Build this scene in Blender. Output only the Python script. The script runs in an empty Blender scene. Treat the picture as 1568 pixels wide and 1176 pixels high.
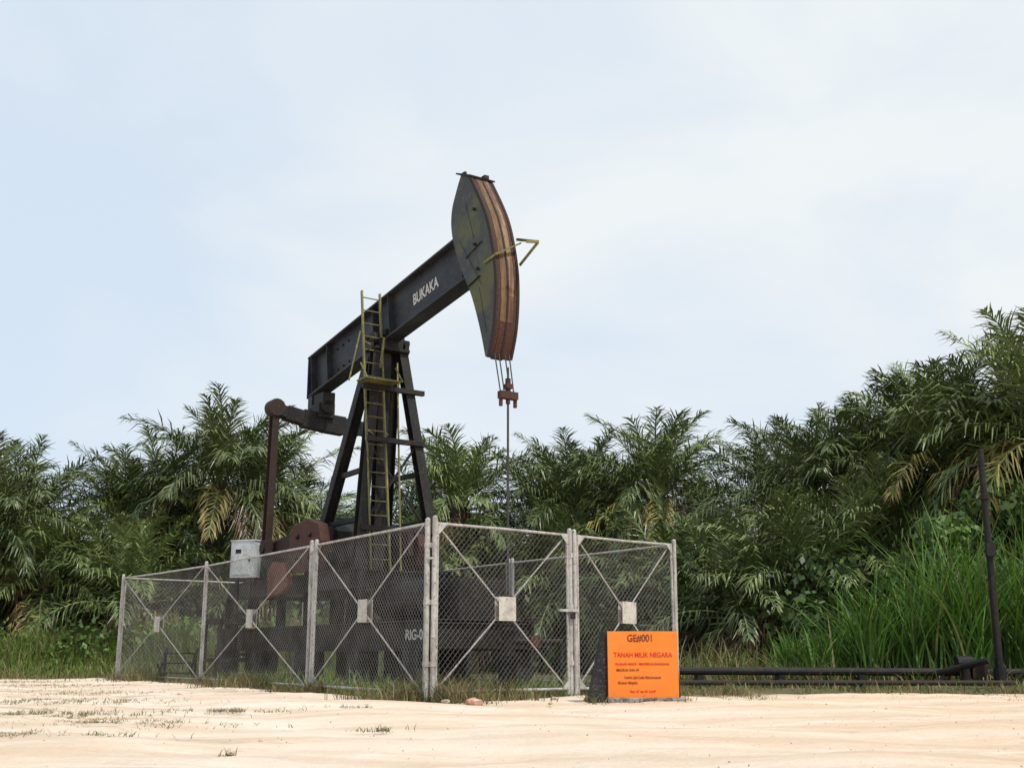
import bpy, math, random
import numpy as np
from mathutils import Vector, Matrix
random.seed(7); rng=np.random.default_rng(7)
D=bpy.data; SC=bpy.context.scene
def link(o,parent=None):
    SC.collection.objects.link(o)
    if parent: o.parent=parent
    return o
def empty(name,loc=(0,0,0),rz=0):
    o=D.objects.new(name,None); o.location=loc; o.rotation_euler=(0,0,rz); o.empty_display_size=.3
    return link(o)

# ------------------------------------------------------------ materials
def newmat(name):
    m=D.materials.new(name); m.use_nodes=True
    return m,m.node_tree,m.node_tree.nodes['Principled BSDF']
def paint(name,c1,c2,scale=3,rough=.6,metal=0,thr=(.45,.65),c3=None,bump=.15,stretch=(1,1,1),spec=.4):
    """weathered paint: base c1, blotches c2, fine specks c3"""
    m,nt,b=newmat(name); N=nt.nodes; L=nt.links
    tc=N.new('ShaderNodeTexCoord'); mp=N.new('ShaderNodeMapping'); mp.inputs['Scale'].default_value=stretch
    L.new(tc.outputs['Object'],mp.inputs[0])
    n=N.new('ShaderNodeTexNoise'); n.inputs['Scale'].default_value=scale; n.inputs['Detail'].default_value=8; n.inputs['Roughness'].default_value=.65
    L.new(mp.outputs[0],n.inputs['Vector'])
    r=N.new('ShaderNodeValToRGB'); r.color_ramp.elements[0].position=thr[0]; r.color_ramp.elements[1].position=thr[1]
    r.color_ramp.elements[0].color=(*c1,1); r.color_ramp.elements[1].color=(*c2,1)
    L.new(n.outputs[0],r.inputs[0]); out=r.outputs[0]
    n2=N.new('ShaderNodeTexNoise'); n2.inputs['Scale'].default_value=scale*7; n2.inputs['Detail'].default_value=5
    L.new(mp.outputs[0],n2.inputs['Vector'])
    if c3:
        r2=N.new('ShaderNodeValToRGB'); r2.color_ramp.elements[0].position=.56; r2.color_ramp.elements[1].position=.66
        L.new(n2.outputs[0],r2.inputs[0]); mx=N.new('ShaderNodeMixRGB'); L.new(r2.outputs[0],mx.inputs[0]); L.new(out,mx.inputs[1]); mx.inputs[2].default_value=(*c3,1); out=mx.outputs[0]
    L.new(out,b.inputs['Base Color']); b.inputs['Roughness'].default_value=rough; b.inputs['Metallic'].default_value=metal
    b.inputs['Specular IOR Level'].default_value=spec
    if bump:
        bp=N.new('ShaderNodeBump'); bp.inputs['Strength'].default_value=bump; bp.inputs['Distance'].default_value=.02
        L.new(n2.outputs[0],bp.inputs['Height']); L.new(bp.outputs[0],b.inputs['Normal'])
    return m
M={}
M['beam']=paint('beam_paint',(.017,.021,.028),(.038,.042,.047),2.2,.55,c3=(.05,.035,.025),stretch=(.5,1,1),spec=.3)
M['dark']=paint('dark_steel',(.011,.012,.013),(.026,.022,.019),3,.6,c3=(.042,.028,.02),spec=.25)
M['head']=paint('head_paint',(.034,.041,.043),(.078,.085,.03),1.1,.6,thr=(.47,.58),c3=(.09,.06,.03))
M['headfront']=paint('head_track_paint',(.27,.175,.10),(.12,.065,.045),1.6,.75,stretch=(1,6,.8),c3=(.08,.035,.02),thr=(.44,.6))
M['yellowstripe']=paint('worn_yellow',(.17,.105,.045),(.085,.04,.025),1.5,.75,stretch=(1,5,.8),c3=(.06,.03,.02),thr=(.4,.58))
M['rust']=paint('rust',(.065,.023,.017),(.04,.02,.016),4,.8,c3=(.10,.045,.028))
M['rustdark']=paint('rust_dark',(.030,.016,.013),(.019,.015,.014),3,.8,c3=(.06,.027,.019))
M['rustorange']=paint('rust_orange',(.15,.05,.028),(.06,.03,.022),3,.8,c3=(.19,.08,.05))
M['ladder']=paint('ladder_yellow',(.15,.145,.045),(.05,.048,.024),3,.6,c3=(.28,.24,.08),stretch=(1,1,.4))
M['galv']=paint('galvanised',(.45,.44,.42),(.29,.27,.25),6,.5,metal=.1,c3=(.2,.15,.11),stretch=(1,1,.5))
M['wire']=paint('galvanised_wire',(.27,.255,.235),(.12,.105,.09),2,.5,metal=.2,bump=0)
M['plate']=paint('plate_grey',(.52,.5,.46),(.36,.33,.30),5,.6,c3=(.3,.22,.16))
M['white']=paint('white_paint',(.50,.54,.56),(.38,.40,.40),4,.5,c3=(.3,.28,.26))
M['cable']=paint('cable',(.03,.03,.03),(.06,.05,.04),8,.5,bump=0)
M['orange']=paint('orange_sign',(.86,.205,.018),(.80,.235,.035),2,.7,bump=.02,c3=(.72,.2,.04))
M['red']=paint('red_letter',(.6,.02,.02),(.5,.03,.02),3,.6,bump=0)
M['blackletter']=paint('black_letter',(.09,.025,.015),(.3,.06,.02),9,.6,bump=0)
M['whiteletter']=paint('white_letter',(.62,.62,.6),(.4,.4,.4),12,.6,bump=0,c3=(.1,.1,.1))
M['block']=paint('black_concrete',(.014,.014,.016),(.028,.028,.028),4,.8,c3=(.07,.065,.06))
M['concrete']=paint('concrete',(.3,.28,.25),(.05,.05,.05),9,.9,c3=(.05,.05,.05),bump=.4)
M['yellowtag']=paint('yellow_tag',(.3,.2,.04),(.2,.13,.05),5,.6,bump=0)
M['bark']=paint('palm_bark',(.06,.045,.03),(.11,.085,.06),6,.95,c3=(.03,.04,.015),bump=0)
M['stone']=paint('stone',(.5,.41,.32),(.3,.24,.18),6,.9,bump=.5)
M['cloth']=paint('rag',(.5,.2,.13),(.6,.5,.42),6,.9)

def leafmat(name,trans=.25,rough=.45,spec=.5,objvar=.25):
    m,nt,b=newmat(name); N=nt.nodes; L=nt.links
    a=N.new('ShaderNodeVertexColor'); a.layer_name='Col'
    oi=N.new('ShaderNodeObjectInfo'); mr=N.new('ShaderNodeMapRange'); mr.inputs[3].default_value=1-objvar; mr.inputs[4].default_value=1+objvar
    L.new(oi.outputs['Random'],mr.inputs[0])
    mx=N.new('ShaderNodeVectorMath'); mx.operation='SCALE'; L.new(a.outputs[0],mx.inputs[0]); L.new(mr.outputs[0],mx.inputs['Scale'])
    L.new(mx.outputs[0],b.inputs['Base Color']); b.inputs['Roughness'].default_value=rough; b.inputs['Specular IOR Level'].default_value=spec
    if trans:
        t=N.new('ShaderNodeBsdfTranslucent'); sc=N.new('ShaderNodeVectorMath'); sc.operation='MULTIPLY'; sc.inputs[1].default_value=(1.3,1.5,.6)
        L.new(mx.outputs[0],sc.inputs[0]); L.new(sc.outputs[0],t.inputs[0])
        ms=N.new('ShaderNodeMixShader'); ms.inputs[0].default_value=trans
        L.new(b.outputs[0],ms.inputs[1]); L.new(t.outputs[0],ms.inputs[2]); L.new(ms.outputs[0],N['Material Output'].inputs[0])
    return m
M['leaf']=leafmat('palm_leaf',0,.42,.5,.35)
M['grassm']=leafmat('grass_blade',.2,.6,.3,0)
M['bushm']=leafmat('bush_leaf',0,.5,.35,0)

# ------------------------------------------------------------ mesh builder
class MB:
    def __init__(s): s.v=[];s.f=[];s.m=[];s.mats=[]
    def mi(s,k):
        if k not in s.mats: s.mats.append(k)
        return s.mats.index(k)
    def add(s,vs,fs,k):
        o=len(s.v); s.v+= [tuple(v) for v in vs]; i=s.mi(k)
        for f in fs: s.f.append([a+o for a in f]); s.m.append(i)
    def box(s,c,sz,k,R=None):
        vs=[]
        for x in(-1,1):
            for y in(-1,1):
                for z in(-1,1):
                    p=Vector((x*sz[0]/2,y*sz[1]/2,z*sz[2]/2))
                    if R: p=R@p
                    vs.append(p+Vector(c))
        s.add(vs,[(0,1,3,2),(4,6,7,5),(0,4,5,1),(2,3,7,6),(0,2,6,4),(1,5,7,3)],k)
    def frame(s,p,q,up):
        p=Vector(p);q=Vector(q);t=(q-p); L=t.length; t.normalize(); up=Vector(up)
        side=t.cross(up)
        if side.length<1e-4: side=t.cross(Vector((1,0,0)))
        side.normalize(); u=side.cross(t).normalized()
        return p,q,L,Matrix((t,side,u)).transposed()
    def bar(s,p,q,w,h,k,up=(0,0,1)):
        p,q,L,R=s.frame(p,q,up); s.box((p+q)/2,(L,w,h),k,R)
    def ibeam(s,p,q,w,h,k,up=(0,0,1),t=.03):
        p,q,L,R=s.frame(p,q,up); c=(p+q)/2; u=R@Vector((0,0,1))
        s.box(c,(L,t,h-2*t),k,R); s.box(c+u*(h/2-t/2),(L,w,t),k,R); s.box(c-u*(h/2-t/2),(L,w,t),k,R)
    def cyl(s,p,q,r,k,n=12,r2=None,cap=True,segs=1):
        p,q,L,R=s.frame(p,q,(0,0,1) if abs((Vector(q)-Vector(p)).normalized().z)<.9 else (0,1,0)); r2=r if r2 is None else r2
        a=R@Vector((0,1,0)); b=R@Vector((0,0,1)); vs=[]
        for j in range(segs+1):
            c=p.lerp(q,j/segs); rr=r+(r2-r)*j/segs
            for i in range(n):
                t=2*math.pi*i/n; vs.append(c+(a*math.cos(t)+b*math.sin(t))*rr)
        fs=[(j*n+i,j*n+(i+1)%n,(j+1)*n+(i+1)%n,(j+1)*n+i) for j in range(segs) for i in range(n)]
        if cap: fs.append(list(range(n))[::-1]); fs.append([segs*n+i for i in range(n)])
        s.add(vs,fs,k)
    def prism(s,prof,y0,y1,k):
        n=len(prof); vs=[(x,y0,z) for x,z in prof]+[(x,y1,z) for x,z in prof]
        fs=[list(range(n))[::-1],[i+n for i in range(n)]]+[(i,(i+1)%n,(i+1)%n+n,i+n) for i in range(n)]
        s.add(vs,fs,k)
    def obj(s,name,parent=None,bevel=0,smooth=False,loc=None,rz=0):
        me=D.meshes.new(name); me.from_pydata(s.v,[],s.f)
        for k in s.mats: me.materials.append(M[k])
        me.polygons.foreach_set('material_index',s.m); me.update()
        o=D.objects.new(name,me); link(o,parent)
        if loc: o.location=loc; o.rotation_euler=(0,0,rz)
        if smooth: me.polygons.foreach_set('use_smooth',[True]*len(me.polygons))
        if bevel:
            b=o.modifiers.new('b','BEVEL'); b.width=bevel; b.segments=2; b.limit_method='ANGLE'
        return o
def npmesh(name,V,F,C,matkeys,mi=None,parent=None,smooth=False,do_link=True):
    me=D.meshes.new(name); V=np.asarray(V,dtype=np.float32); F=np.asarray(F,dtype=np.int32)
    me.vertices.add(len(V)); me.vertices.foreach_set('co',V.ravel())
    me.loops.add(F.size); me.loops.foreach_set('vertex_index',F.ravel())
    k=F.shape[1]; me.polygons.add(len(F)); me.polygons.foreach_set('loop_start',np.arange(0,F.size,k,dtype=np.int32))
    for mk in matkeys: me.materials.append(M[mk])
    if mi is not None: me.polygons.foreach_set('material_index',np.asarray(mi,dtype=np.int32))
    me.update(calc_edges=True)
    if C is not None:
        ca=me.color_attributes.new('Col','FLOAT_COLOR','POINT'); cc=np.ones((len(V),4),dtype=np.float32); cc[:,:3]=C
        ca.data.foreach_set('color',cc.ravel())
    me.polygons.foreach_set('use_smooth',np.full(len(F),smooth))
    if not do_link: return me
    return link(D.objects.new(name,me),parent)
def text(body,size,mat,mtx,parent,name,align='CENTER',ext=.002,sx=1,bold=0):
    cu=D.curves.new(name,'FONT'); cu.body=body; cu.size=size; cu.align_x=align; cu.align_y='CENTER'; cu.extrude=ext; cu.offset=bold
    cu.materials.append(M[mat]); o=D.objects.new(name,cu); link(o,parent); o.matrix_local=mtx@Matrix.Diagonal((sx,1,1,1)); return o

# ------------------------------------------------------------ camera
cam=D.cameras.new('camera'); cam.sensor_width=36; cam.lens=36*1750/1568; cam.clip_end=3000; cam.clip_start=.05
co=D.objects.new('camera',cam); link(co); co.location=(0,0,.65); co.rotation_euler=(math.radians(90)+math.atan(410/1750),0,0); SC.camera=co

# ------------------------------------------------------------ light & sky
EL=math.radians(55); AZ=math.radians(135)
sdir=Vector((math.sin(AZ)*math.cos(EL),math.cos(AZ)*math.cos(EL),math.sin(EL)))
sl=D.lights.new('sun','SUN'); sl.energy=3.4; sl.angle=math.radians(3); sl.color=(1,.95,.86)
so=D.objects.new('sun',sl); link(so); so.rotation_euler=(-sdir).to_track_quat('-Z','Y').to_euler(); so.location=(0,0,30)
w=D.worlds.new('World'); SC.world=w; w.use_nodes=True; nt=w.node_tree; N=nt.nodes; L=nt.links
bg=N['Background']; bg.inputs[1].default_value=.12
sky=N.new('ShaderNodeTexSky'); sky.sky_type='NISHITA'; sky.sun_disc=False; sky.sun_elevation=EL; sky.sun_rotation=AZ; sky.dust_density=1.0
tc=N.new('ShaderNodeTexCoord'); mp=N.new('ShaderNodeMapping'); mp.inputs['Scale'].default_value=(1,1,2.2); mp.inputs['Rotation'].default_value=(0,.3,.3); L.new(tc.outputs['Generated'],mp.inputs[0])
n1=N.new('ShaderNodeTexNoise'); n1.inputs['Scale'].default_value=2.3; n1.inputs['Detail'].default_value=7; n1.inputs['Roughness'].default_value=.5; n1.inputs['Distortion'].default_value=.4; L.new(mp.outputs[0],n1.inputs['Vector'])
sep=N.new('ShaderNodeSeparateXYZ'); L.new(tc.outputs['Generated'],sep.inputs[0])
mx=N.new('ShaderNodeMath'); mx.operation='MULTIPLY_ADD'; L.new(sep.outputs[0],mx.inputs[0]); mx.inputs[1].default_value=.3; L.new(n1.outputs[0],mx.inputs[2])
rp=N.new('ShaderNodeMapRange'); rp.interpolation_type='SMOOTHSTEP'; rp.inputs[1].default_value=.3; rp.inputs[2].default_value=.74; rp.inputs[3].default_value=.0; rp.inputs[4].default_value=1; L.new(mx.outputs[0],rp.inputs[0])
hz=N.new('ShaderNodeMixRGB'); hz.inputs[0].default_value=.88; L.new(sky.outputs[0],hz.inputs[1]); hz.inputs[2].default_value=(6.1,7.0,8.0,1)
mix=N.new('ShaderNodeMixRGB'); L.new(rp.outputs[0],mix.inputs[0]); L.new(hz.outputs[0],mix.inputs[1]); mix.inputs[2].default_value=(7.25,7.6,7.75,1)
L.new(mix.outputs[0],bg.inputs[0])
SC.view_settings.view_transform='Standard'; SC.view_settings.look='None'; SC.view_settings.exposure=0

# ------------------------------------------------------------ ground
def ground_B(x):
    xs=[-40,-14,-9.9,-1.3,-.9,2.6,3.2,40]; ys=[33,31.5,29.3,16.9,16.8,19.3,19.3,19.8]
    return np.interp(x,xs,ys)
m,nt,b=newmat('ground_material'); N=nt.nodes; L=nt.links; M['ground']=m
tc=N.new('ShaderNodeTexCoord'); sep=N.new('ShaderNodeSeparateXYZ'); L.new(tc.outputs['Object'],sep.inputs[0])
mr=N.new('ShaderNodeMapRange'); mr.inputs[1].default_value=-40; mr.inputs[2].default_value=40; L.new(sep.outputs[0],mr.inputs[0])
cr=N.new('ShaderNodeValToRGB'); L.new(mr.outputs[0],cr.inputs[0])
pts=[-40,-14,-9.9,-1.3,-.9,2.6,3.2,40]
els=cr.color_ramp.elements
for i,p in enumerate(pts):
    e=els[0] if i==0 else (els[len(els)-1] if i==len(pts)-1 else els.new((p+40)/80))
    e.position=(p+40)/80; v=float(ground_B(p))/40; e.color=(v,v,v,1)
def noise(scale,detail=6,rough=.6,st=None):
    n=N.new('ShaderNodeTexNoise'); n.inputs['Scale'].default_value=scale; n.inputs['Detail'].default_value=detail; n.inputs['Roughness'].default_value=rough
    if st:
        mp=N.new('ShaderNodeMapping'); mp.inputs['Scale'].default_value=st; L.new(tc.outputs['Object'],mp.inputs[0]); L.new(mp.outputs[0],n.inputs['Vector'])
    else: L.new(tc.outputs['Object'],n.inputs['Vector'])
    return n.outputs[0]
def math_(op,a,b_,c=None):
    n=N.new('ShaderNodeMath'); n.operation=op
    for i,x in enumerate((a,b_,c)):
        if x is None: continue
        if isinstance(x,(int,float)): n.inputs[i].default_value=x
        else: L.new(x,n.inputs[i])
    return n.outputs[0]
def ramp(x,a,b_,lo=0,hi=1):
    n=N.new('ShaderNodeMapRange'); n.interpolation_type='SMOOTHSTEP'; n.inputs[1].default_value=a;n.inputs[2].default_value=b_;n.inputs[3].default_value=lo;n.inputs[4].default_value=hi; L.new(x,n.inputs[0]); return n.outputs[0]
def mixc(f,a,b_):
    n=N.new('ShaderNodeMixRGB')
    for i,x in enumerate((f,a,b_)):
        if isinstance(x,tuple): n.inputs[i].default_value=(*x,1)
        elif isinstance(x,(int,float)): n.inputs[i].default_value=x
        else: L.new(x,n.inputs[i])
    return n.outputs[0]
Bv=math_('MULTIPLY',cr.outputs[0],40.); dlt=math_('SUBTRACT',sep.outputs[1],Bv)
d2=math_('MULTIPLY_ADD',noise(.9,8,.7),2.6,dlt); mask=ramp(d2,.9,1.9)
sand=mixc(ramp(noise(.3,8,.65),.38,.62),(.72,.61,.505),(.69,.53,.40))
right=ramp(sep.outputs[0],-1.,5.,0,.75); sand=mixc(right,sand,(.68,.50,.355))
sand=mixc(ramp(noise(1.1,8,.75,st=(.6,1.5,1)),.5,.72),sand,(.77,.69,.58))
sand=mixc(ramp(noise(5,9,.8),.55,.72,0,.4),sand,(.46,.35,.24))
patch=math_('MULTIPLY',ramp(noise(.9,10,.85,st=(.3,1.1,1)),.53,.60,0,.7),ramp(sep.outputs[0],0,-4,.1,1.))
sand=mixc(patch,sand,(.34,.28,.19))
sand=mixc(ramp(noise(.5,8,.7,st=(.3,1.5,1)),.57,.66,0,.5),sand,(.55,.40,.27))
sand=mixc(ramp(noise(17,5,.75),.60,.70,0,.4),sand,(.32,.24,.16))
ru=N.new('ShaderNodeTexWave'); ru.bands_direction='Y'; ru.inputs['Scale'].default_value=.2; ru.inputs['Distortion'].default_value=4.5; ru.inputs['Detail'].default_value=5; ru.inputs['Detail Scale'].default_value=.6
L.new(tc.outputs['Object'],ru.inputs['Vector']); sand=mixc(ramp(ru.outputs[1],.7,1.,0,.4),sand,(.78,.69,.58)); sand=mixc(ramp(ru.outputs[1],.2,0.,0,.35),sand,(.54,.40,.28))
soil=mixc(noise(2.5,8,.7),(.05,.06,.025),(.18,.15,.085))
L.new(mixc(mask,sand,soil),b.inputs['Base Color']); b.inputs['Roughness'].default_value=.95; b.inputs['Specular IOR Level'].default_value=.1
bp=N.new('ShaderNodeBump'); bp.inputs['Strength'].default_value=.7; bp.inputs['Distance'].default_value=.04
hh=math_('ADD',noise(11,8,.75),math_('MULTIPLY',noise(1.6,6,.7),2.)); L.new(hh,bp.inputs['Height']); L.new(bp.outputs[0],b.inputs['Normal'])
xs=np.concatenate([[-900,-200,-60],np.linspace(-30,30,301),[60,200,900]]); ys=np.concatenate([[-200,-30],np.linspace(0,50,301),[70,150,1200]])
X,Y=np.meshgrid(xs,ys); Z=np.zeros_like(X)
near=(np.abs(X)<30)&(Y>2)&(Y<45)
Z+=near*(.022*np.sin(X*1.3+Y*.7)+.018*np.sin(X*.6-Y*1.9+1)+.013*np.sin(X*3.1+2*np.sin(Y*2))+.005*rng.standard_normal(X.shape))-.02
V=np.stack([X.ravel(),Y.ravel(),Z.ravel()],1); nx=len(xs); ii,jj=np.meshgrid(np.arange(nx-1),np.arange(len(ys)-1)); a=(jj*nx+ii).ravel()
npmesh('ground',V,np.stack([a,a+1,a+nx+1,a+nx],1),None,['ground'],smooth=True)
# loose pebbles and crumbs lying on the sand: one mesh
n=2200; px=rng.uniform(-14,14,n); py=rng.uniform(6.2,24,n); kk=py<ground_B(px)+.3; px=px[kk];py=py[kk]; n=len(px)
r=rng.uniform(.003,.010,n)*(1+1.2*(rng.random(n)<.04))
base=np.array([[1,0,0],[0,1,0],[-1,0,0],[0,-1,0],[0,0,.8],[0,0,-.8]])
zg=(.022*np.sin(px*1.3+py*.7)+.018*np.sin(px*.6-py*1.9+1)+.013*np.sin(px*3.1+2*np.sin(py*2)))-.018
V=base[None]*r[:,None,None]*rng.uniform(.6,1.4,(n,6,1))+np.stack([px,py,zg],1)[:,None]
tri=np.array([[0,1,4],[1,2,4],[2,3,4],[3,0,4],[1,0,5],[2,1,5],[3,2,5],[0,3,5]]); F=(tri[None]+(np.arange(n)*6)[:,None,None]).reshape(-1,3)
npmesh('gravel',V.reshape(-1,3),F,None,['stone'])

# ------------------------------------------------------------ chain link fence
C0=(-1.162,16.4); R2=(2.78,19.87); P4=(-9.73,29.0); P2=(-3.434,19.99); P3=(-6.55,24.8)
BK=(P4[0]+R2[0]-C0[0],P4[1]+R2[1]-C0[1]); R1=(.948,18.24); H=2.5
fence=empty('chain_link_fence')
def lerp(a,b,t): return (a[0]+(b[0]-a[0])*t,a[1]+(b[1]-a[1])*t)
fr=MB(); wi=MB(); pl=MB()
def panel(A,B,xbrace=True,z0=.1,z1=H-.05,pitch=.09,r=.0023):
    Lh=math.hypot(B[0]-A[0],B[1]-A[1]); e=((B[0]-A[0])/Lh,(B[1]-A[1])/Lh); nn=(-e[1],e[0])
    def P(s,z,o=0): return Vector((A[0]+e[0]*s+nn[0]*o,A[1]+e[1]*s+nn[1]*o,z))
    a=.055; b=Lh-.055
    sag=random.uniform(-.02,.02)
    for z in(z0,z1):
        mid=P((a+b)/2,z+sag); fr.cyl(P(a,z),mid,.02,'galv',8); fr.cyl(mid,P(b,z),.02,'galv',8)
    for s_ in(a,b): fr.cyl(P(s_,z0-.08),P(s_,z1+.02),.022,'galv',8)
    hh=z1-z0; slope=1.05; bul=random.uniform(-.05,.05)
    def W_(s,z,o):
        q=math.sin(math.pi*(s-a)/(b-a))*math.sin(math.pi*(z-z0)/hh)
        return P(s,z,o+bul*q)
    for sgn in(1,-1):
        s_=a-hh/slope+random.random()*pitch
        while s_<b:
            lo=max(s_,a); hi=min(s_+hh/slope,b)
            if hi-lo>.03:
                ns=max(1,int((hi-lo)/.3)); pr=None
                for k in range(ns+1):
                    s2=lo+(hi-lo)*k/ns; zz=z0+(s2-s_)*slope
                    if sgn<0: zz=z0+z1-zz
                    p_=W_(s2,zz,-.012+.003*sgn)
                    if pr is not None: wi.cyl(pr,p_,r,'wire',3,cap=False)
                    pr=p_
            s_+=pitch*random.uniform(.96,1.04)
    if xbrace:
        c=(a+b)/2; zc=(z0+z1)/2
        for s1,zz in((a,z0),(a,z1),(b,z0),(b,z1)): fr.bar(P(s1,zz,.03),P(c,zc,.03),.01,.022,'galv',up=(0,0,1))
        for o in(.045,-.05): 
            R=Matrix(((e[0],nn[0],0),(e[1],nn[1],0),(0,0,1)))@Matrix.Rotation(random.uniform(-.04,.04),3,'Y'); pl.box(P(c,zc,o),(.33,.006,.35),'plate',R)
        g=.16
        for s1,zz,sx,sz in((a,z0,1,1),(a,z1,1,-1),(b,z0,-1,1),(b,z1,-1,-1)):
            v=[P(s1,zz,-.028),P(s1+g*sx,zz,-.028),P(s1,zz+g*sz,-.028)]; v2=[x+Vector((nn[0],nn[1],0))*.005 for x in v]
            pl.add(v+v2,[(0,1,2),(3,5,4),(0,1,4,3),(1,2,5,4),(2,0,3,5)],'galv')
def post(p,h=H+.02,r=.038,z0=-.1):
    dx,dy=random.uniform(-.02,.02),random.uniform(-.02,.02)
    fr.cyl((p[0],p[1],z0),(p[0]+dx,p[1]+dy,h),r,'galv',12); fr.cyl((p[0]+dx,p[1]+dy,h),(p[0]+dx,p[1]+dy,h+.03),r*1.1,'galv',12,r*.5)
def off(p,q,dist):
    l=math.hypot(q[0]-p[0],q[1]-p[1]); return (p[0]+(q[0]-p[0])/l*dist,p[1]+(q[1]-p[1])/l*dist)
cl=off(C0,P4,.07); cr_=off(C0,R2,.07)
post(cl,H+.0); post(cr_,H+.03)
panel(cl,off(P2,C0,.07)); post(off(P2,C0,.07)); post(off(P2,P3,.07)); panel(off(P2,P3,.07),P3); post(P3); panel(P3,P4); post(P4)
panel(cr_,off(R1,C0,.05)); post(off(R1,C0,.05),H+.03); post(off(R1,R2,.06),H+.02); panel(off(R1,R2,.06),R2); post(R2)
for i in range(3): panel(lerp(R2,BK,i/3),lerp(R2,BK,(i+1)/3),False,pitch=.11); post(lerp(R2,BK,(i+1)/3))
post(off(lerp(R2,BK,1/3),R2,.15)); panel(BK,P4,False,pitch=.11)
for p in(cl,cr_,off(R1,C0,.05)):
    for z in(.45,1.3,2.1): fr.cyl((p[0],p[1],z),(p[0],p[1],z+.07),.054,'galv',10)
fr.bar((cl[0],cl[1]-.06,1.95),(cr_[0],cr_[1]-.06,1.95),.03,.03,'galv')
e=((R1[0]-C0[0])/2.8,(R1[1]-C0[1])/2.8); fr.bar((R1[0]-.3*e[0],R1[1]-.3*e[1]-.05,1.28),(R1[0]+.12*e[0],R1[1]+.12*e[1]-.05,1.28),.04,.04,'galv'); fr.box((R1[0],R1[1]-.1,1.2),(.08,.05,.1),'dark')
fr.obj('frame_posts',fence); wi.obj('wire_mesh',fence); pl.obj('brace_plates',fence)

# ------------------------------------------------------------ pump jack
W=(-.07,19.45); ang=math.atan2(-.8269,.5624)
pj=empty('oil_pump_jack',(W[0],W[1],0),ang)
def catmull(P,n=6):
    out=[]
    for i in range(len(P)-1):
        p0=P[max(i-1,0)];p1=P[i];p2=P[i+1];p3=P[min(i+2,len(P)-1)]
        for j in range(n):
            t=j/n; out.append(tuple(.5*((2*p1[k])+(-p0[k]+p2[k])*t+(2*p0[k]-5*p1[k]+4*p2[k]-p3[k])*t*t+(-p0[k]+3*p1[k]-3*p2[k]+p3[k])*t**3) for k in range(2)))
    out.append(P[-1]); return out
b=MB(); p=(-8.12,0,6.92); q=(-1.15,0,7.93); b.ibeam(p,q,.36,.98,'beam',t=.04)
u=Vector(q)-Vector(p); u.normalize(); up=Vector((-u.z,0,u.x))
for t in(.02,.14,.46,.56,.97):
    c=Vector(p).lerp(Vector(q),t); b.bar(c-up*.44,c+up*.44,.33,.02,'beam',up=(1,0,0))
b.box((-8.14,0,6.9),(.03,.36,1.0),'beam'); b.box((-8.0,0,6.3),(.22,.32,.35),'beam'); b.box((-7.55,0,6.28),(.5,.3,.3),'dark')
for t in(.3,.55,.7):
    c=Vector(p).lerp(Vector(q),t)+up*.53; b.box(c,(.12,.03,.1),'beam')
for t in(.18,.22,.26):
    for s_ in(-.25,.25):
        c=Vector(p).lerp(Vector(q),t)+up*s_; b.cyl(c-Vector((0,.05,0)),c+Vector((0,.05,0)),.03,'dark',8)
b.obj('walking_beam',pj,bevel=.006)
slope=math.atan2(u.z,u.x)
def nearplane(x,z,y,tilt): return Matrix.Translation((x,y,z))@Matrix.Rotation(-tilt,4,'Y')@Matrix.Rotation(math.pi/2,4,'X')
text('BUKAKA',.33,'whiteletter',nearplane(-2.92,7.67,-.026,slope),pj,'beam_lettering',sx=.78,bold=.006)
front=catmull([(-.98,9.40),(-.89,9.30),(-.36,8.41),(-.10,7.57),(-.03,6.94),(-.09,6.24),(-.26,5.72)],6)
rear=catmull([(-.38,5.75),(-.58,6.35),(-.88,7.04),(-1.26,7.66),(-1.57,8.38),(-1.60,8.88),(-1.42,9.28),(-1.27,9.52)],6)
hd=MB(); prof=front+rear
for y in(-.23,.21): hd.prism(prof,y,y+.02,'head')
hd.prism([(x-.12 if i<len(front) else x+.05,z) for i,(x,z) in enumerate(prof)],-.12,.12,'dark')
fr2=[(x+.004,z) for x,z in front]
bands=[(-.25,-.205,.03,'rustdark'),(-.205,-.15,.012,'rust'),(-.15,-.02,.02,'yellowstripe'),(-.02,.02,.032,'rustdark'),(.02,.13,.02,'headfront'),(.13,.20,.012,'rust'),(.20,.25,.03,'rustdark')]
for y0,y1,dx,k in bands:
    for i in range(len(fr2)-1):
        a_=fr2[i];c_=fr2[i+1]
        kk=k
        if k=='headfront' and a_[1]<6.9: kk='yellowstripe'
        if k in('headfront','yellowstripe') and a_[1]<6.4: kk='rust'
        hd.prism([(a_[0]-.05,a_[1]),(c_[0]-.05,c_[1]),(c_[0]+dx,c_[1]),(a_[0]+dx,a_[1])],y0+.001,y1-.001,kk)
for i in range(len(rear)-1):
    a_=rear[i];c_=rear[i+1]; hd.prism([(a_[0],a_[1]),(c_[0],c_[1]),(c_[0]+.03,c_[1]),(a_[0]+.03,a_[1])],-.205,.205,'head')
hd.bar((-1.38,0,9.58),(-.86,0,9.36),.56,.03,'dark'); hd.box((-1.3,-.15,9.58),(.14,.05,.04),'dark'); hd.box((-.93,.1,9.42),(.12,.1,.07),'rustdark')
for x,z in((-.72,7.95),(-.62,7.45),(-.75,8.65)):
    hd.cyl((x,-.29,z),(x,-.22,z),.03,'dark',8)
hd.bar((-1.05,-.245,7.78),(-.5,-.245,7.95),.02,.012,'dark'); hd.bar((-.95,-.25,7.2),(-.55,-.25,7.3),.03,.015,'dark')
for x0,z0_,x1,z1_ in((-.35,6.2,-.6,7.1),(-.8,8.1,-1.1,8.9),(-1.3,8.2,-.5,7.1)): hd.bar((x0,-.235,z0_),(x1,-.235,z1_),.008,.01,'head')
hd.obj('horse_head',pj)
br=MB()
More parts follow.
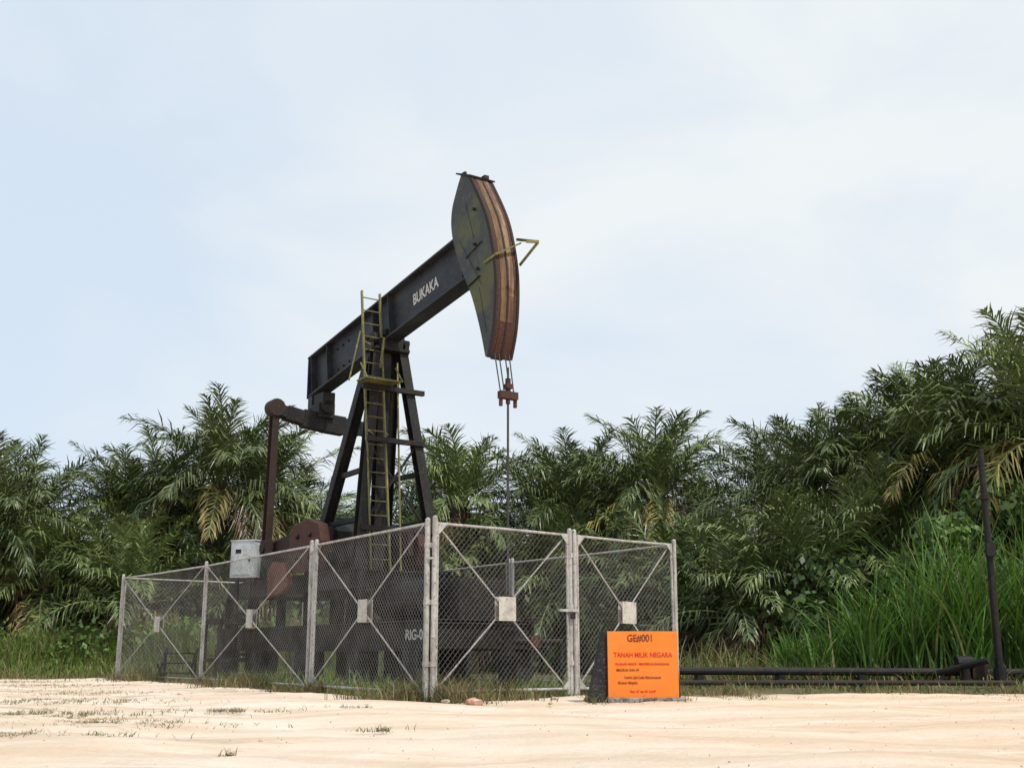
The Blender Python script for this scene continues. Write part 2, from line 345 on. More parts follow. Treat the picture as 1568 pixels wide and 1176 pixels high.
br.bar((-.12,.27,7.97),(.56,.27,7.72),.025,.05,'ladder'); br.bar((.56,.27,7.72),(-.02,.27,7.45),.025,.05,'ladder'); br.bar((-.02,-.27,7.55),(.0,.27,7.86),.025,.06,'ladder',up=(1,0,0)); br.bar((-.4,-.255,7.5),(0,-.255,7.56),.02,.05,'ladder')
br.bar((.56,.27,7.72),(.5,.05,7.7),.03,.05,'ladder')
br.obj('head_bracket',pj)
cb=MB()
for y in(-.17,-.08,.05,.14): cb.cyl((-.17,y,5.78),(0,y*.9,5.02),.012,'cable',6)
cb.cyl((0,0,5.5),(0,0,1.5),.02,'cable',8)
cb.box((0,0,5.0),(.12,.36,.13),'rust'); cb.cyl((0,0,5.06),(0,0,5.3),.05,'rustdark',10); cb.box((0,0,5.16),(.13,.13,.08),'rust'); cb.cyl((0,0,4.85),(0,0,4.95),.04,'rust',10)
for y in(-.15,.15): cb.cyl((0,y,4.8),(0,y,4.94),.035,'rust',8)
cb.obj('carrier_bar_and_polished_rod',pj)
wh=MB()
for z0_,z1_,r in((0,.5,.16),(.5,.56,.24),(.58,.64,.24),(.64,1.0,.12),(1.0,1.05,.2),(1.07,1.12,.2),(1.12,1.5,.07),(1.5,1.56,.11)): wh.cyl((0,0,z0_),(0,0,z1_),r,'dark',16)
wh.cyl((0,-.2,.82),(0,1.1,.82),.05,'dark',10); wh.cyl((0,1.1,.82),(0,1.1,.1),.05,'dark',10); wh.cyl((0,.5,.82),(0,.5,1.2),.03,'dark',8)
for i in range(12):
    a_=i*math.pi/6;c_=a_+math.pi/6; wh.cyl((.13*math.cos(a_),.5+.13*math.sin(a_),1.2),(.13*math.cos(c_),.5+.13*math.sin(c_),1.2),.014,'rust',6)
wh.box((0,.5,.82),(.18,.2,.2),'rust'); wh.cyl((.15,.1,.8),(.5,.1,.8),.04,'dark',8)
wh.obj('wellhead',pj)
sp=MB()
TOPZ=6.75
for sy in(-1,1):
    sp.ibeam((-4.45,.3*sy,TOPZ),(-3.72,1.03*sy,1.15),.2,.2,'dark',up=(1,0,0),t=.02)
    sp.ibeam((-4.7,.26*sy,TOPZ),(-6.1,.85*sy,1.95),.2,.22,'dark',up=(0,1,0),t=.02)
def sl_(z):
    t=(TOPZ-z)/(TOPZ-1.15); return -4.45+.73*t,.3+.73*t
for z,ex in((5.9,.3),(4.8,.1),(3.0,.05)):
    x,y=sl_(z); sp.bar((x+.13,-y-ex,z),(x+.13,y+ex,z),.1,.1,'dark')
x,y=sl_(3.0);x2,y2=sl_(4.8)
sp.bar((x+.02,-y,3.0),(x2+.02,y2,4.8),.05,.04,'dark'); sp.bar((x-.06,y,3.0),(x2-.06,-y2,4.8),.05,.04,'dark')
for sy in(-1,1): sp.bar((-4.15,.62*sy,4.2),(-5.35,.55*sy,4.2),.08,.1,'dark'); sp.bar((-4.0,.75*sy,3.2),(-5.65,.66*sy,3.2),.08,.1,'dark')
sp.box((-4.57,0,6.78),(.6,.8,.06),'dark'); sp.box((-4.57,0,6.9),(.45,.55,.2),'dark'); sp.cyl((-4.57,-.36,7.02),(-4.57,.36,7.02),.15,'dark',16); sp.box((-4.57,0,7.13),(.55,.36,.14),'dark')
for sy in(-1,1): sp.box((-4.57,.42*sy,6.9),(.28,.1,.3),'dark'); sp.cyl((-4.57,.36*sy,7.02),(-4.57,.52*sy,7.02),.08,'rustdark',12)
sp.cyl((-4.3,-.2,7.0),(-4.15,-.35,6.3),.03,'ladder',6)
sp.ibeam((-4.5,-.1,6.7),(-4.6,-.1,2.0),.24,.2,'dark',up=(1,0,0),t=.02)
sp.box((-4.0,-.45,5.98),(.42,.8,.03),'ladder')
for y in(-.8,.0): sp.bar((-3.82,y,5.98),(-4.15,y,6.35),.025,.025,'ladder')
sp.obj('samson_post',pj,bevel=.004)
ld=MB()
for y in(-.64,-.22): ld.bar((-4.52,y,8.0),(-3.62,y-.0,1.1),.035,.055,'ladder',up=(1,0,0))
n=24
for i in range(n):
    t=(i+.5)/n; ld.cyl((-4.52+.9*t,-.64,8.0-6.9*t),(-4.52+.9*t,-.22,8.0-6.9*t),.013,'ladder',6)
for y in(-.64,-.22):
    for z in(6.9,5.0,3.0):
        t=(8-z)/6.9; ld.bar((-4.52+.9*t,y,z),(-4.4+.75*t,y*.8,z-.1),.03,.03,'ladder')
ld.bar((-4.3,.12,6.5),(-3.75,.02,1.9),.03,.03,'ladder',up=(1,0,0)); ld.bar((-4.35,-.95,6.0),(-4.45,-.68,7.1),.025,.025,'ladder',up=(1,0,0))
ld.obj('ladder',pj)
eq=MB(); xe=-7.6
eqp=[(-1.2,5.97),(-.9,5.92),(-.5,5.84),(0,5.79),(.5,5.76),(.9,5.76),(1.2,5.76)]
th_=[.26,.32,.4,.42,.36,.3]
for i in range(len(eqp)-1): eq.bar((xe,eqp[i][0]-.02,eqp[i][1]-.03),(xe,eqp[i+1][0]+.02,eqp[i+1][1]-.03),.26,th_[i],'dark')
eq.box((xe,0,6.02),(.42,.4,.34),'dark'); eq.cyl((xe-.3,0,6.1),(xe+.3,0,6.1),.16,'dark',14)
eq.cyl((xe-.15,-1.17,5.97),(xe+.15,-1.17,5.97),.2,'rustdark',16); eq.cyl((xe-.15,1.17,5.74),(xe+.15,1.17,5.74),.2,'rustdark',16)
eq.obj('equalizer',pj,bevel=.01)
pt=MB()
for y,zt in((-1.17,5.97),(1.17,5.72)):
    pt.ibeam((xe,y,zt),(-7.72,y,2.85),.16,.22,'rustdark',up=(1,0,0),t=.025); pt.box((-7.72,y,2.85),(.34,.16,.36),'rustdark'); pt.cyl((-7.72,y-.12,2.85),(-7.72,y+.12,2.85),.12,'dark',14)
pt.obj('pitman_arms',pj,bevel=.01)
ck=MB()
for sy in(-1,1):
    y=.93*sy
    ck.prism([(-8.0,2.72),(-8.0,2.98),(-6.6,3.15),(-5.0,3.1),(-5.0,2.6),(-6.6,2.55)],y-.07,y+.07,'rustdark')
    cw=[( -6.35,2.95),(-6.2,3.2),(-5.5,3.3),(-4.95,3.15),(-4.8,2.8),(-4.95,2.4),(-5.5,2.2),(-6.2,2.25),(-6.35,2.65)]
    ck.prism(cw,y+.08*sy if sy>0 else y-.3,y+.3 if sy>0 else y-.08,'rust')
    for xx,zz in((-5.9,2.95),(-5.9,2.5),(-5.3,2.95),(-5.3,2.5)): ck.cyl((xx,y+.3*sy,zz),(xx,y+.36*sy,zz),.05,'dark',8)
ck.cyl((-6.4,-1.05,2.85),(-6.4,1.05,2.85),.13,'dark',16)
ck.obj('cranks_and_counterweights',pj,bevel=.02)
gb=MB()
gb.prism([(-7.2,2.2),(-7.2,2.75),(-6.9,3.25),(-6.1,3.4),(-5.6,3.1),(-5.5,2.2)],-.5,.5,'dark'); gb.box((-6.35,0,3.42),(.5,.5,.06),'dark')
gb.box((-6.4,0,2.45),(1.9,1.15,.05),'dark')
gb.obj('gear_reducer',pj,bevel=.02)
bs=MB()
for y in(-.95,.95):
    bs.ibeam((-10.4,y,2.02),(-3.4,y,2.02),.2,.36,'dark',t=.025)
    bs.ibeam((-10.6,y*1.1,.92),(-.75,y*1.1,.92),.22,.5,'dark',t=.025)
for x in(-10.3,-8.6,-7,-5.5,-4,-3.5): bs.ibeam((x,-.95,2.02),(x,.95,2.02),.15,.3,'dark')
for x in(-10.5,-9,-7.5,-6,-4.5,-3,-.85): bs.ibeam((x,-1.04,.92),(x,1.04,.92),.15,.44,'dark')
for x in(-10.2,-8.7,-7.2,-5.8,-4.4,-3.5):
    for y in(-.98,.98): bs.ibeam((x,y,1.17),(x,y,1.84),.16,.16,'dark',up=(1,0,0),t=.015)
for x in(-10.2,-7.9,-5.6,-3.3,-1.2):
    for y in(-1.0,1.0): bs.box((x,y,.32),(.5,.4,.7),'block')
bs.box((-2.7,.3,1.55),(2.9,1.0,.75),'dark'); bs.cyl((-3.6,-.35,1.6),(-1.9,-.35,1.6),.34,'dark',20)
bs.box((-2.7,0,1.185),(3.6,1.9,.02),'dark')
bs.obj('base_skid',pj,bevel=.005)
text('RIG-01',.24,'whiteletter',nearplane(-1.2,.93,-1.072,0),pj,'skid_lettering',sx=1.05,bold=.006)
mo=MB()
mo.cyl((-9.5,-.5,2.65),(-8.7,-.5,2.65),.3,'dark',20); mo.cyl((-9.6,-.5,2.65),(-9.5,-.5,2.65),.2,'rustdark',16); mo.box((-9.1,-.5,2.3),(.8,.6,.2),'dark'); mo.box((-9.1,-.85,2.75),(.3,.2,.25),'dark')
mo.prism([(-9.2,2.35),(-9.3,2.75),(-9.0,3.0),(-7.2,3.35),(-6.8,3.0),(-6.9,2.5)],.75,.9,'rustdark')
mo.prism([(-7.1,1.75),(-7.15,2.3),(-6.9,2.5),(-6.3,2.45),(-6.0,2.0),(-6.3,1.85)],-1.36,-1.25,'rustorange')
mo.box((-8.1,-1.28,1.3),(.42,.02,.34),'yellowtag')
mo.obj('motor_and_belt_guard',pj,bevel=.01)

# cabinet: flat box with door and a flush lid, on a two-leg stand
cbn=MB(); cbn.box((0,0,2.9),(.62,.42,.82),'white'); cbn.box((0,0,3.325),(.66,.46,.03),'white')
cbn.box((-.02,-.218,2.9),(.5,.014,.7),'white'); cbn.box((.2,-.232,2.9),(.03,.02,.12),'dark'); cbn.box((-.1,-.23,3.08),(.14,.01,.09),'dark')
for x in(-.24,.24): cbn.bar((x,0,0),(x,0,2.49),.07,.07,'dark',up=(0,1,0))
for z in(.8,1.7): cbn.bar((-.24,0,z),(.24,0,z),.06,.06,'dark')
cbn.cyl((.1,0,2.49),(.1,0,.3),.03,'cable',8)
dv=Vector((.5624,-.8269,0)); nv=Vector((.8269,.5624,0)); Wv=Vector((W[0],W[1],0))
c=Wv+dv*-9.1+nv*-1.05-Vector((0,0,.2)); cbn.obj('electrical_cabinet',bevel=.004,loc=c,rz=-.35)
st=MB()
for x in(0,.9):
    for y in(0,.7): st.bar((x,y,0),(x,y,1.35),.08,.08,'dark',up=(1,0,0))
for z in(1.3,.5):
    for y in(0,.7): st.bar((0,y,z),(.9,y,z),.08,.08,'dark')
    for x in(0,.9): st.bar((x,0,z),(x,.7,z),.07,.07,'dark')
st.box((.45,.35,1.36),(1,.8,.04),'dark')
st.obj('steel_work_frame',loc=Wv+dv*-9.2+nv*-1.9-Vector((0,0,.02)),rz=ang)
st=MB()
for i in range(3): st.box((i*.28,0,.2+i*.22),(.26,.7,.035),'dark')
for y in(-.35,.35): st.bar((-.2,y,0),(.75,y,.74),.04,.1,'dark'); st.bar((.6,y,0),(.6,y,.65),.05,.05,'dark',up=(1,0,0)); st.bar((.5,y,0),(-.1,y,.4),.03,.05,'dark')
st.obj('metal_steps',loc=(-7.75,27.0,-.02),rz=ang+2.6)

# ------------------------------------------------------------ sign on concrete block
sg=empty('warning_sign',(1.77,16.0,0),-.02)
s_=MB(); 
vs=[(-.74,.03,-.03),(.52,.03,-.03),(.52,.6,-.03),(-.74,.6,-.03),(-.52,.03,.93),(.47,.03,.93),(.47,.25,.93),(-.55,.25,.93)]
s_.add(vs,[(0,3,2,1),(4,5,6,7),(0,1,5,4),(1,2,6,5),(2,3,7,6),(3,0,4,7)],'block'); s_.obj('concrete_block',sg,bevel=.015)
s_=MB(); s_.box((.01,.0,.475),(.955,.02,.9),'orange'); s_.obj('sign_board',sg,bevel=.004)
s_=MB(); s_.box((.05,.02,.0),(1.05,.16,.1),'concrete'); s_.obj('footing',sg,bevel=.02)
T=lambda x,z: Matrix.Translation((x,-.0125,z))@Matrix.Rotation(math.pi/2,4,'X')
text('GE#001',.135,'blackletter',T(-.02,.83),sg,'line_a',sx=.8,bold=.002)
text('TANAH MILIK NEGARA',.092,'red',T(0.01,.61),sg,'line_b',sx=.83,bold=.001)
for i,(t,z,k) in enumerate([('DILARANG MASUK / MENDIRIKAN BANGUNAN',.49,'red'),('MEROKOK DAN API',.41,'blackletter'),('TANPA IZIN DARI PERUSAHAAN',.31,'blackletter'),('PIDANA PENJARA',.24,'blackletter'),('Pasal 167 dan 551 KUHP',.13,'red')]):
    text(t,.048,k,T(0 if i not in(1,3) else -.2,z),sg,'line_%s'%'cdefg'[i],sx=.72,ext=.001,bold=.0005)

# ------------------------------------------------------------ pipes, post, rocks
pp=MB(); pp.cyl((2.9,22.6,.3),(13,23.8,.24),.075,'dark',12); pp.cyl((2.9,21.0,.12),(9.2,21.6,.1),.045,'rustdark',12); pp.cyl((8.3,23.0,.25),(9.0,22.2,.5),.06,'dark',10)
for x in np.arange(3.6,13,1.6): pp.box((x,22.6+(x-2.9)*.119,.1),(.12,.4,.24),'dark')
pp.cyl((8.8,22.9,.0),(8.8,22.9,.5),.1,'dark',12); pp.cyl((8.65,22.9,.45),(8.95,22.9,.45),.13,'dark',12); pp.box((9.1,23.0,.3),(.3,.25,.25),'rustdark')
pp.obj('pipeline',smooth=False)
ps=MB(); ps.cyl((0,0,-.1),(0.02,0,4.6),.075,'dark',12,.06); ps.bar((.02,0,4.3),(-.32,.05,4.27),.04,.04,'dark'); ps.box((-.0,-.1,2.6),(.18,.1,.26),'dark'); ps.cyl((0,0,0),(0,0,.35),.12,'dark',12); ps.cyl((.02,0,3.6),(.02,0,3.68),.1,'dark',12)
ps.obj('utility_post',loc=(9.36,22.6,0))
def rock(name,loc,r,seed,mat='stone'):
    rd=random.Random(seed); import bmesh
    bm=bmesh.new(); bmesh.ops.create_icosphere(bm,subdivisions=2,radius=r)
    for v in bm.verts: v.co*=1+rd.uniform(-.25,.2); v.co.z*=.5
    me=D.meshes.new(name); bm.to_mesh(me); bm.free(); me.materials.append(M[mat]); o=D.objects.new(name,me); link(o); o.location=loc
for i,(x,y,r) in enumerate([(-.9,16.0,.06),(.6,16.9,.06),(-5.2,18.5,.04),(.5,15.4,.035)]): rock('rock',(x,y,0.0),r,i)
rock('discarded_rag',(-.5,15.7,.0),.12,77,'cloth')

# ------------------------------------------------------------ palms
def make_palm(seed,nf=38,crown=5.2,Lf=3.8,dead=3):
    rd=random.Random(seed); V=[];F=[];Cc=[];mi=[]
    def quad(a,b,c,d,col,m=0):
        o=len(V); V.extend([a,b,c,d]); F.append((o,o+1,o+2,o+3)); Cc.extend([col]*4); mi.append(m)
    n=10; zz=np.linspace(-3.2,crown+.1,14); ring=[]
    for j,z in enumerate(zz):
        r=.34-.10*(max(z,0)/crown)+ (.10 if z>crown-.8 else 0)
        ring.append([(r*math.cos(2*math.pi*i/n)*(1+.12*rd.uniform(-1,1)),r*math.sin(2*math.pi*i/n)*(1+.12*rd.uniform(-1,1)),z) for i in range(n)])
    for j in range(13):
        for i in range(n): quad(ring[j][i],ring[j][(i+1)%n],ring[j+1][(i+1)%n],ring[j+1][i],(.05,.04,.03),1)
    for k in range(70):
        a=rd.uniform(0,6.28); z=rd.uniform(.4,crown); r=.3; e=Vector((math.cos(a),math.sin(a),0)); s=Vector((-e.y,e.x,0))*.07
        p=e*r+Vector((0,0,z)); q=p+e*.18+Vector((0,0,.22)); quad(tuple(p-s),tuple(p+s),tuple(q+s*.6),tuple(q-s*.6),(.05,.04,.03),1)
    for i in range(nf+dead):
        isd=i>=nf; t=min(1,i/nf)
        az=i*2.39996+rd.uniform(-.3,.3)
        el=math.radians(87-100*t**1.15+rd.uniform(-9,9)); Lr=Lf*(.8+.25*min(1,t*2.5))*rd.uniform(.82,1.1); bend=math.radians(rd.uniform(22,60)+34*t)
        if isd: el=math.radians(rd.uniform(-40,-5)); bend=math.radians(60); Lr*=.85
        base=Vector((.18*math.cos(az),.18*math.sin(az),crown+.25-.35*t)); h=Vector((math.cos(az),math.sin(az),0)); sidev=Vector((-h.y,h.x,0)); tw=rd.uniform(-.6,.6)
        ns=12; pts=[base]; tans=[]; p=base.copy(); sway=rd.uniform(-.35,.35)
        for k in range(ns):
            s=(k+.5)/ns; ee=max(el-bend*s**1.5,math.radians(-87)); dr=(h+sidev*sway*s).normalized()
            tn=dr*math.cos(ee)+Vector((0,0,math.sin(ee))); tans.append(tn); p=p+tn*(Lr/ns); pts.append(p.copy())
        tans.append(tans[-1])
        if isd: col=Vector(rd.choice([(.19,.135,.07),(.14,.095,.05),(.19,.17,.065)]))
        else:
            g=rd.random(); col=Vector((.046,.078,.022)).lerp(Vector((.122,.172,.056)),g*.55+.45*(1-t))  # older, lower fronds darker: leaf age, with crown shade put into the colour
            if t>.75 and rd.random()<.22: col=Vector((.20,.19,.055))
        rc=(.16,.19,.065) if not isd else (.17,.12,.065)
        for k in range(ns):
            wd=.04*(1-k/ns)+.008; a=pts[k];b_=pts[k+1]; sv=sidev*wd; uv=Vector((0,0,wd*.7))
            quad(tuple(a-sv),tuple(b_-sv),tuple(b_+uv),tuple(a+uv),rc); quad(tuple(a+uv),tuple(b_+uv),tuple(b_+sv),tuple(a+sv),rc)
        nl=46
        for k in range(nl):
            s=.14+.86*(k+rd.random()*.8)/nl; f=min(s*ns,ns-1e-3); ki=int(f); fp=f-ki; c=pts[ki].lerp(pts[min(ki+1,ns)],fp); tn=tans[ki]
            sv0=tn.cross(Vector((0,0,1)))
            if sv0.length<.1: sv0=sidev.copy()
            sv0.normalize(); upv=sv0.cross(tn).normalized()
            ll=(.80*math.sin(math.pi*min(1,.2+s*.8))**.6+.14)*rd.uniform(.75,1.15)
            for sd in(-1,1):
                if rd.random()<.07: continue
                lift=rd.uniform(-.5,.7)+tw*sd*.4
                d1=(sv0*sd*rd.uniform(.55,1.)+tn*(.5+.75*s)+upv*lift).normalized()
                droop=rd.uniform(.3,1.1)*(1.5 if isd else .7+.8*t)
                d2=(d1+Vector((0,0,-droop))).normalized()
                m1=c+d1*ll*.5; tp=m1+d2*ll*.5
                wv=d1.cross(upv+Vector((rd.uniform(-.8,.8),rd.uniform(-.8,.8),0)))
                if wv.length<.05: wv=tn.copy()
                wv=wv.normalized()*(.022 if not isd else .016)
                cj=col*rd.uniform(.6,1.4); cj=tuple(cj); tipc=(cj[0]*1.35,cj[1]*1.15,cj[2]*1.1)
                quad(tuple(c-wv*.6),tuple(c+wv*.6),tuple(m1+wv),tuple(m1-wv),cj); quad(tuple(m1-wv),tuple(m1+wv),tuple(tp+wv*.15),tuple(tp-wv*.15),tipc)
    me=npmesh('oil_palm_mesh',V,F,Cc,['leaf','bark'],mi,do_link=False)
    ztop=float(np.percentile(np.array(V)[:,2],99.8)); return me,ztop
palms=[make_palm(11,36,5.2,3.6,3),make_palm(23,32,5.0,3.8,5),make_palm(37,38,5.4,3.4,3),make_palm(41,30,4.9,3.6,9)]
def K(y):
    v=(588-y)/1750; c=.97365;s=.2281; return (s+v*c)/(c-v*s)
plan=[(-15,655,37),(52,670,40),(-90,680,40),(-150,660,40),(212,688,41),(262,650,40),(335,612,39),(408,648,42),(470,708,44),(645,705,42),(700,662,40),(832,690,43),(870,660,40),(942,676,42),(1005,640,39),(1050,712,45),(1160,655,37),(1218,620,34),(1300,618,34),(1380,580,33),(1442,542,32),(1510,528,31),(1576,495,28.5),(1640,520,30),(1710,500,30),
 (10,800,38.5),(115,835,39),(240,785,37),(390,800,39),(520,790,41),(660,785,39),(775,815,41),(885,785,38),(1000,795,37),(1100,800,31.5),(1192,755,30.5),(1300,755,31),(1400,720,31.5),(1500,685,32),(1610,650,31)]
for i,(px,py,Yd) in enumerate(plan):
    k=i%4 if px not in(1100,1192) else 3
    me,zt=palms[k]; Xw=(px-784)*Yd/1690; Zt=.65+Yd*K(py)
    o=D.objects.new('oil_palm_tree',me); link(o); sc=random.uniform(.9,1.05)
    if Zt/zt>sc: sc=min(1.1,Zt/zt)
    o.scale=(sc,sc,sc); o.location=(Xw,Yd+random.uniform(-.6,.6),max(Zt-sc*zt,-3)); 
    if o.location.z>0: o.scale.z*=Zt/(sc*zt); o.location.z=0
    o.rotation_euler=(random.uniform(-.07,.07),random.uniform(-.07,.07),random.uniform(0,6.28))
dm=empty('distant_palm_trees')
for i in range(22):
    Xw=-36+i*3.2+random.uniform(-.8,.8); Yd=random.uniform(49,56) if Xw<14 else random.uniform(42,50)
    px=784+Xw*1690/Yd; py=np.interp(px,[0,90,140,200,320,420,640,700,770,850,1000,1090,1200,1330,1450,1568],[745,800,810,785,740,755,760,760,785,770,755,790,740,720,680,630])+random.uniform(-5,20)
    me,zt=palms[random.randrange(4)]; Zt=.65+Yd*K(py); o=D.objects.new('palm_part',me); link(o,dm); s=Zt/zt; o.scale=(s*1.05,s*1.05,s); o.location=(Xw,Yd,0); o.rotation_euler=(0,0,random.uniform(0,6.28))

# ------------------------------------------------------------ leaf masses
def leafmass(name,clumps,per,size,cols,elong=1.6):
    Vs=[];Cs=[]
    for (x,y,z,rx,ry,rz,ci) in clumps:
        n=int(per*(rx*rz+.1)); d=rng.standard_normal((n,3)); d/=np.linalg.norm(d,axis=1)[:,None]; rad=rng.uniform(.55,1.1,(n,1))
        c=d*rad*np.array([rx,ry,rz])+np.array([x,y,z]); c[:,2]=np.abs(c[:,2])
        a=rng.standard_normal((n,3)); a[:,2]-=.3; a/=np.linalg.norm(a,axis=1)[:,None]; b=np.cross(a,d+rng.standard_normal((n,3))*.6); b/=np.linalg.norm(b,axis=1)[:,None]+1e-6
        s=size*rng.uniform(.6,1.3,(n,1)); a=a*s*elong/2; b=b*s/2
        q=np.stack([c-a,c+b*.9,c+a,c-b*.9],1); Vs.append(q.reshape(-1,3))
        col=np.array(cols[ci])*rng.uniform(.65,1.35,(n,1))*(.8+.3*rng.random()); Cs.append(np.repeat(col,4,0))
    V=np.concatenate(Vs); F=np.arange(len(V)).reshape(-1,4); return npmesh(name,V,F,np.concatenate(Cs),['bushm'])
cols=[(.026,.046,.013),(.055,.10,.022),(.11,.19,.04),(.15,.16,.05)]
cl_=[]
for i in range(330):
    x=random.uniform(-30,28); yb=np.interp(x,[-30,-10,0,6,10,28],[37,37,37,30.5,29,29]); y=yb+random.uniform(0,6); r=random.uniform(.6,1.5)
    cl_.append((x,y,random.uniform(.1,2.6),r,r,r*.8,random.choice([0,0,0,1])))
leafmass('undergrowth',cl_,110,.18,cols)
cl_=[(random.uniform(-45,40),random.uniform(50,58),random.uniform(.5,4.3),2.2,2,1.8,0) for i in range(170)]
leafmass('background_foliage',cl_,40,.55,cols)
cl_=[]
for i in range(85):
    x=random.uniform(9.2,16); z=random.uniform(1.5,5.0); cl_.append((x,random.uniform(26.0,28.0),z*(.62+.38*min(1,(x-9)/3.5)),random.uniform(.35,.8),.6,random.uniform(.3,.6),random.choice([1,1,2])))
leafmass('broadleaf_bush',cl_,260,.15,cols)
cl_=[(random.uniform(6.2,9),random.uniform(27,29),random.uniform(.5,2.6),.6,.6,.5,random.choice([0,1])) for i in range(22)]
leafmass('broadleaf_bush',cl_,230,.14,cols)
cl_=[(random.uniform(-26,-7),random.uniform(33.3,35.5),random.uniform(.1,1.3),random.uniform(.5,1.1),.6,random.uniform(.4,.7),random.choice([1,2,2,3])) for i in range(85)]
leafmass('creeper_bush',cl_,170,.13,cols)

def blades(name,P,h,wd,cols,lean=.5,seg=4,parent=None):
    n=len(P); az=rng.uniform(0,2*np.pi,n); le=lean*rng.uniform(.3,1.4,n); V=np.zeros((n,seg+1,2,3)); wv=np.stack([-np.sin(az),np.cos(az),np.zeros(n)],1)
    tw=rng.uniform(-1,1,n); dv_=np.stack([np.cos(az),np.sin(az),np.zeros(n)],1); wv=wv*np.cos(tw)[:,None]+dv_*np.sin(tw)[:,None]
    for k in range(seg+1):
        s=k/seg; ho=h*le*s**1.8; zz=h*(s-.35*le*s**3); c=np.stack([P[:,0]+np.cos(az)*ho,P[:,1]+np.sin(az)*ho,zz-.03],1); ww=(wd*(1-.92*s**1.5))[:,None]
        V[:,k,0]=c-wv*ww; V[:,k,1]=c+wv*ww
    b0=(np.arange(n)*(seg+1)*2)[:,None]; F=[]
    for k in range(seg): F.append(np.concatenate([b0+2*k,b0+2*k+1,b0+2*k+3,b0+2*k+2],1))
    return npmesh(name,V.reshape(-1,3),np.concatenate(F),np.repeat(cols,(seg+1)*2,0),['grassm'],parent=parent)
def pal(n,choices,w=None):
    c=np.array(choices)[rng.choice(len(choices),n,p=w)]; return c*rng.uniform(.7,1.3,(n,1))
P=[];hh=[]
for j in range(100):
    x=rng.uniform(5.7,13.2); y=rng.uniform(23.7,25.8); hs=np.interp(x,[5.7,7,8.2,9,13],[1.2,2.2,3.3,4.0,4.0])*rng.uniform(.65,1.12); k=30
    P.append(np.stack([x+rng.normal(0,.13,k),y+rng.normal(0,.13,k)],1)); hh.append(hs*rng.uniform(.45,1.05,k))
P=np.concatenate(P);hh=np.concatenate(hh); blades('tall_grass',P,hh,np.full(len(P),.026),pal(len(P),[(.085,.17,.03),(.12,.22,.045),(.04,.085,.016),(.2,.2,.08)],[.38,.25,.3,.07]),.5,6)
n=26000; x=rng.uniform(-26,-3,n); y=rng.uniform(31.2,36,n); y+=np.maximum(0,(x+10)*.3); 
clump=np.sin(x*1.7)+np.sin(x*.6+y*1.3)+np.sin(y*2.1); h_=(.35+1.4*np.clip((y-31.5)/3.0,0,1))*rng.uniform(.4,1.1,n)*(1+.2*clump)
blades('weeds',np.stack([x,y],1),np.clip(h_,.1,2.2),np.full(n,.018),pal(n,[(.13,.20,.04),(.09,.14,.03),(.22,.20,.08),(.18,.12,.07)],[.4,.25,.22,.13]),.5,3)
n=16000; x=rng.uniform(2.9,20,n); y=rng.uniform(20,27.5,n); keep=(rng.random(n)<np.where(y<22.6,.35,.8)); x=x[keep];y=y[keep]; n=len(x)
blades('weeds',np.stack([x,y],1),np.where(y<22.8,.16,np.clip((y-20)*.13,.08,.8))*rng.uniform(.3,1.5,n),np.full(n,.014),pal(n,[(.10,.14,.035),(.19,.15,.07),(.24,.2,.11),(.07,.10,.025)]),.6,3)
n=12000; s=rng.uniform(0,1,n); t=rng.uniform(.02,1,n); x=C0[0]+s*(R2[0]-C0[0])+t*(P4[0]-C0[0]); y=C0[1]+s*(R2[1]-C0[1])+t*(P4[1]-C0[1])
cp=.6+.5*np.sin(x*1.9+y)+.3*np.sin(y*2.7)
blades('grass',np.stack([x,y],1),rng.uniform(.06,.42,n)*np.clip(cp,.25,1.4),np.full(n,.011),pal(n,[(.10,.17,.04),(.19,.17,.08),(.14,.23,.06)]),.7,3)
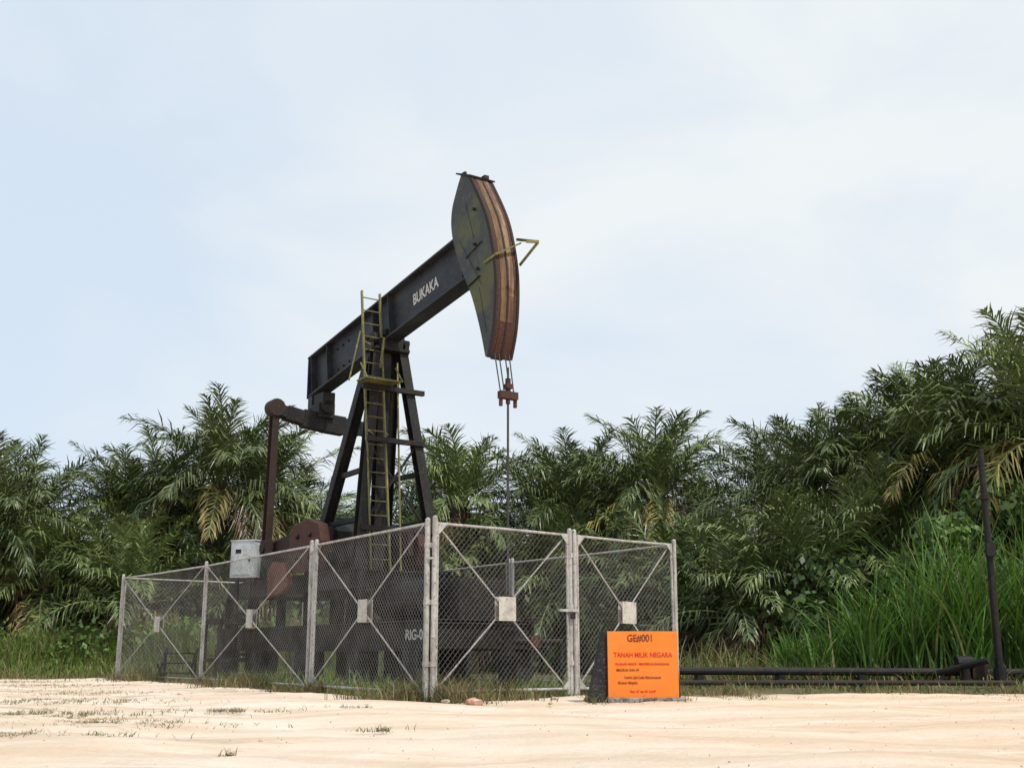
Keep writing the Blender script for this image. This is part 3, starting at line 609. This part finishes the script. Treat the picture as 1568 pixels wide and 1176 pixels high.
def line_tufts(A,B,n,sd,hmax):
    t=rng.uniform(0,1,n); dx=B[0]-A[0];dy=B[1]-A[1];l=math.hypot(dx,dy); q=t*l
    cl=np.sin(q*2.1)+np.sin(q*5.3+1)+np.sin(q*.9+2)+.6*np.sin(q*11)
    w_=rng.normal(0,sd,n)*(1+.4*cl)
    k=rng.random(n)<np.clip(.4+.3*cl,.03,1); t=t[k];w_=w_[k];cl=cl[k]
    return np.stack([A[0]+dx*t-dy/l*w_,A[1]+dy*t+dx/l*w_],1),rng.uniform(.2,1,len(t))*hmax*(.6+.3*np.clip(cl,-1,3))
Ps=[];Hs=[]
for A,B,n,sd,hm in((C0,P4,14000,.2,.38),(C0,R2,9000,.24,.4),((2.4,19.4),(22,19.9),15000,.35,.22),((-26,31.5),(-9.5,29.6),5000,.4,.35),((1.0,16.3),(2.5,16.4),700,.15,.16)):
    p_,h_=line_tufts(A,B,n,sd,hm); Ps.append(p_);Hs.append(np.clip(h_,.03,.6))
P=np.concatenate(Ps);h_=np.concatenate(Hs); blades('dry_grass',P,h_,np.full(len(P),.007),pal(len(P),[(.22,.18,.10),(.22,.17,.10),(.09,.12,.035),(.12,.085,.05)]),.9,3)
Ps=[]
for x,y,r,n in((-4.1,9.6,.5,2600),(-3.9,11.3,.5,2200),(-5.6,13.2,.8,2800),(-6.6,16.5,.9,2200),(-1.9,8.05,.03,40),(-5.0,11.9,.4,1800),(-8,20,1.2,2000),(-3.3,13.9,.35,700),(-9.5,24,1.5,2000),(-12,27,1.5,2000),(-1.1,10.5,.16,260),(-2.3,11.0,.12,120),(3.2,17.6,.6,500),(7,17.9,1.0,600),(-2.0,14.6,.3,300)):
    Ps.append(np.stack([x+rng.normal(0,r,n),y+rng.normal(0,r*.5,n)],1))
P=np.concatenate(Ps); g=np.sin(P[:,0]*9)+np.sin(P[:,1]*11+P[:,0]*4)+.7*np.sin(P[:,0]*23+P[:,1]*5); P=P[g>.1]; blades('grass_patches',P,rng.uniform(.02,.085,len(P)),np.full(len(P),.004),pal(len(P),[(.26,.21,.12),(.13,.16,.05),(.20,.17,.09),(.13,.12,.06)]),1.4,3)
